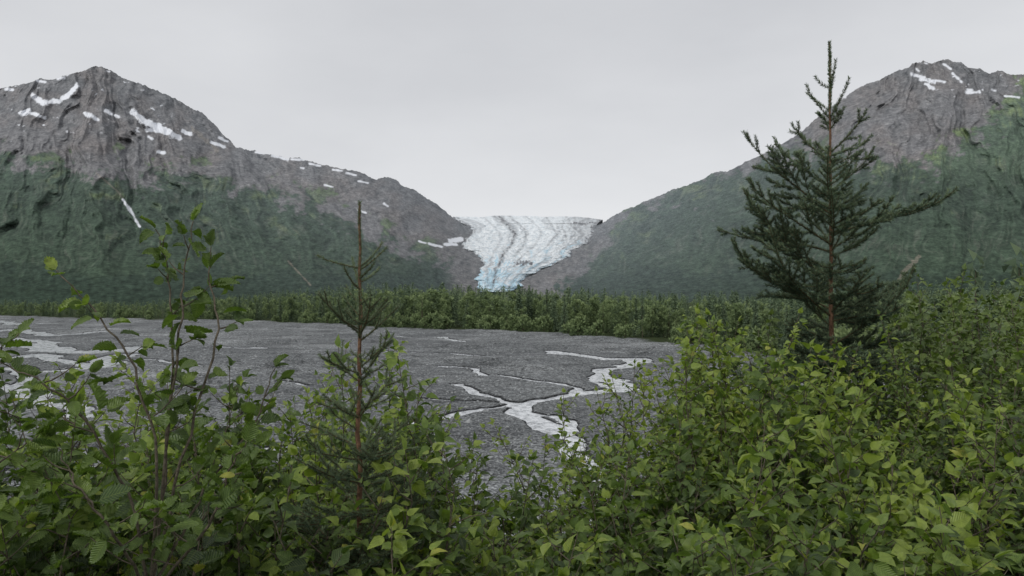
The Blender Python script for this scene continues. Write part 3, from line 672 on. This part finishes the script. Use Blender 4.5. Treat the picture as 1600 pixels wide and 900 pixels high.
# ---------- SPRUCES ----------
def spruce(name,label,px,pytop,d,whorls,leadlen,nlen,nd,r0,seed,lean=0,needw=.0016,tbias=0.,sub=.16,twr=.0016,lsp=.075,irr=.3,zj=.025,upt=.10,droop=.04):
    r=np.random.default_rng(seed); top=W(px,pytop,d); base=np.array([top[0]+lean,d,gz(d)-.1]); H=top[2]-base[2]
    e=obj(name,None,label,"tree",group="spruces on the bank"); e.location=base
    n=30; tt=np.linspace(0,1,n)[:,None]; TP=np.array([0,0,0])+np.array([-lean,0,H])*tt; TP[1:-1,:2]+=r.normal(0,.004,(n-2,2))
    V,Fq=tube(TP,r0*(1-tt[:,0])**.85+.004,9)
    obj("trunk",mkmesh("trunk",V,[Fq],[M_sb],smooth=True),parent=e)
    acc=Acc(); SG=[]
    def shoot(P,ra,k=4,s0=0):
        V,Fq=tube(P,ra,k); acc.add(V,Fq,.5)
        for a,b in list(zip(P[:-1],P[1:]))[s0:]: SG.append((a,b))
    for a,b in zip(TP[:-1],TP[1:]):
        if b[2]>H-leadlen: SG.append((a,b)); SG.append((a,b))
    for (wy,nb,Lpx,el,lat) in whorls:
        z=(CZ+(HZ-wy)/F*d)-base[2]; L0=Lpx/F*d; a0=r.uniform(0,6.28)
        for b in range(nb):
            a=a0+b*2*math.pi/nb+r.normal(0,.25); L=L0*(1-irr*2*r.random()+irr*.6); ee=el+r.normal(0,.16)
            D=np.array([math.cos(a)*math.cos(ee),math.sin(a)*math.cos(ee),math.sin(ee)]); nn=9
            zz=z+r.normal(0,zj); P=[np.array([-lean*zz/H,0,zz])]; dd=D.copy()
            for i in range(nn-1):
                dd=n1(dd+np.array([0,0,upt if i>nn/2 else (-droop if ee<.4 else .04)])+r.normal(0,.05,3)); P.append(P[-1]+dd*L/(nn-1))
            P=np.array(P); shoot(P,np.linspace(.002+L*.006,twr,nn),5)
            if lat>0:
                nlat=int(max(2,L/lsp*lat))
                for k in range(nlat):
                    f=(.15+.8*(k+.5)/nlat); q=f*(nn-1); i=min(int(q),nn-2); p=P[i]+(P[i+1]-P[i])*(q-i); T=n1(P[i+1]-P[i])
                    for sd in (1,-1):
                        if r.random()<.14: continue
                        S_=n1(cross(T,UPV))*sd; LL=(L*.40*(1-f)**.8+.06)*r.uniform(.6,1.25)
                        D2=T*.8+S_*.75+np.array([0,0,r.normal(.08,.32)])
                        Q=curve(p,D2,LL,4,r,.09,.06); shoot(Q,np.linspace(twr*1.3,twr,4),4)
                        if LL>sub:
                            for g in np.arange(.25,.9,.09/LL):
                                qi=min(int(g*3),2); pp=Q[qi]+(Q[qi+1]-Q[qi])*(g*3-qi); T2=n1(Q[qi+1]-Q[qi])
                                for s2 in (1,-1):
                                    S2=n1(cross(T2,UPV))*s2; shoot(curve(pp,T2*.8+S2*.8+np.array([0,0,r.normal(.05,.3)]),LL*.34*(1.1-g)+.03,3,r,.06,.05),[twr,twr,twr*.8],3)
    A=np.array([s[0] for s in SG]);B=np.array([s[1] for s in SG]); L=np.linalg.norm(B-A,axis=1)
    cf=L*nd; cnt=(cf+r.random(len(cf))).astype(int); idx=np.repeat(np.arange(len(A)),cnt); m=len(idx)
    f=r.random(m)[:,None]; P=A[idx]*(1-f)+B[idx]*f; T=nrm(B-A)[idx]
    R=nrm(np.cross(T,r.normal(0,1,(m,3)))); R=nrm(R+np.array([0,0,.3])); D=nrm(T*.7+R*.85); W_=nrm(np.cross(D,r.normal(0,1,(m,3))))
    ln=nlen*r.uniform(.7,1.15,m)[:,None]
    V=np.stack([P,P+D*ln*.45+W_*needw,P+D*ln,P+D*ln*.45-W_*needw],1).reshape(-1,3); hz=(P[:,2]/H)
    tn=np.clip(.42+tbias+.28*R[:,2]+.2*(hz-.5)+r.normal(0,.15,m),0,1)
    wv,wf,wt=acc.get(); wf=np.concatenate(wf)
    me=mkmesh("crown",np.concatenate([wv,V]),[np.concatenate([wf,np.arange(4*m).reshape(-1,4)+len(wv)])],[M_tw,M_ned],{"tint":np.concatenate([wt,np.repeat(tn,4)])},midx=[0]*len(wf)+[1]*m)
    obj("crown",me,parent=e)
wh=[(432,7,64,.42,0),(522,8,84,.5,.08),(592,6,74,.5,.2),(652,6,78,.4,.5),(710,7,100,.3,.9),(755,7,115,.25,1),(800,8,130,.2,1),(850,8,145,.15,1),(890,8,145,.1,1)]
spruce("spruce_tree","young spruce with bare leader and reddish trunk among shrubs",562,316,3.5,wh,.34,.0165,1400,.015,3,needw=.0012,tbias=.34,irr=.15,droop=0,upt=.06)
wb=[(134,4,45,.8,0),(178,5,60,.6,0),(206,3,45,.5,.2),(246,5,86,.5,.4),(268,2,50,.4,.4),(290,5,110,.48,.5),(316,3,70,.35,.5),(340,6,155,.45,.55),(386,6,155,.42,.65),(412,3,90,.3,.9),(434,6,160,.38,.75),(486,7,160,.34,.85),(508,4,110,.25,1),(530,7,165,.26,.95),(558,5,130,.2,1),(580,7,165,.2,1),(620,8,165,.12,1),(660,7,165,.05,.9)]
spruce("spruce_tree","tall open-crowned spruce rising above the shrubs",1296,66,8,wb,.55,.036,660,.040,47,lean=.05,needw=.0028,tbias=.18,sub=.24,twr=.0028,lsp=.09,irr=.45,zj=.07,upt=.15)
for px,py,d in ((1524,404,30),(1592,396,26)):
    sp=W(px,py,d); h=sp[2]-0.0; o=obj("spruce_tree",MC[1],"dark spruce standing behind the alder shrubs","tree",group="spruces at the forest edge",loc=(sp[0],d,0)); s=h/11; o.scale=(s*.75,s*.75,s)

# ---------- LIGHT / SKY ----------
w=bpy.data.worlds.new("World"); sc.world=w; w.use_nodes=True; nt=w.node_tree; nt.nodes.clear()
N=nt.nodes.new; K=nt.links.new
out=N('ShaderNodeOutputWorld'); sky=N('ShaderNodeTexSky'); sky.sky_type='NISHITA'; sky.sun_disc=False
sky.sun_elevation=math.radians(48); sky.sun_rotation=math.radians(-140)
b1=N('ShaderNodeBackground'); b1.inputs[1].default_value=.05; K(sky.outputs[0],b1.inputs[0])
tc=N('ShaderNodeTexCoord'); sp=N('ShaderNodeSeparateXYZ'); K(tc.outputs['Generated'],sp.inputs[0])
mp=N('ShaderNodeMapping'); mp.inputs['Scale'].default_value=(1,1,2.6); K(tc.outputs['Generated'],mp.inputs[0])
no=N('ShaderNodeTexNoise'); no.inputs['Scale'].default_value=2.2; no.inputs['Detail'].default_value=5; K(mp.outputs[0],no.inputs['Vector'])
ad=N('ShaderNodeMath'); ad.operation='MULTIPLY_ADD'; K(no.outputs['Fac'],ad.inputs[0]); ad.inputs[1].default_value=.6; K(sp.outputs[2],ad.inputs[2])
rp=N('ShaderNodeValToRGB'); K(ad.outputs[0],rp.inputs[0]); e=rp.color_ramp.elements
e[0].position=.24; e[0].color=(.83,.838,.855,1); e[1].position=.72; e[1].color=(.59,.60,.625,1)
b2=N('ShaderNodeBackground'); K(rp.outputs[0],b2.inputs[0]); b2.inputs[1].default_value=1.06
mx=N('ShaderNodeMixShader'); mx.inputs[0].default_value=.92; K(b1.outputs[0],mx.inputs[1]); K(b2.outputs[0],mx.inputs[2]); K(mx.outputs[0],out.inputs[0])
L=bpy.data.lights.new("sun",'SUN'); L.energy=1.45; L.angle=math.radians(14); L.color=(1,.985,.95)
lo=bpy.data.objects.new("sun",L); sc.collection.objects.link(lo)
lo.rotation_euler=(math.radians(32),math.radians(-30),0)
cam=bpy.data.cameras.new("camera"); co=bpy.data.objects.new("camera",cam); sc.collection.objects.link(co)
cam.sensor_width=36; cam.lens=36*F/1600; cam.shift_y=15/1600; cam.clip_end=20000; cam.clip_start=.05
co.location=(0,0,CZ); co.rotation_euler=(math.radians(90),0,0); sc.camera=co
sc.view_settings.view_transform='Standard'; sc.view_settings.look='None'; sc.view_settings.exposure=0
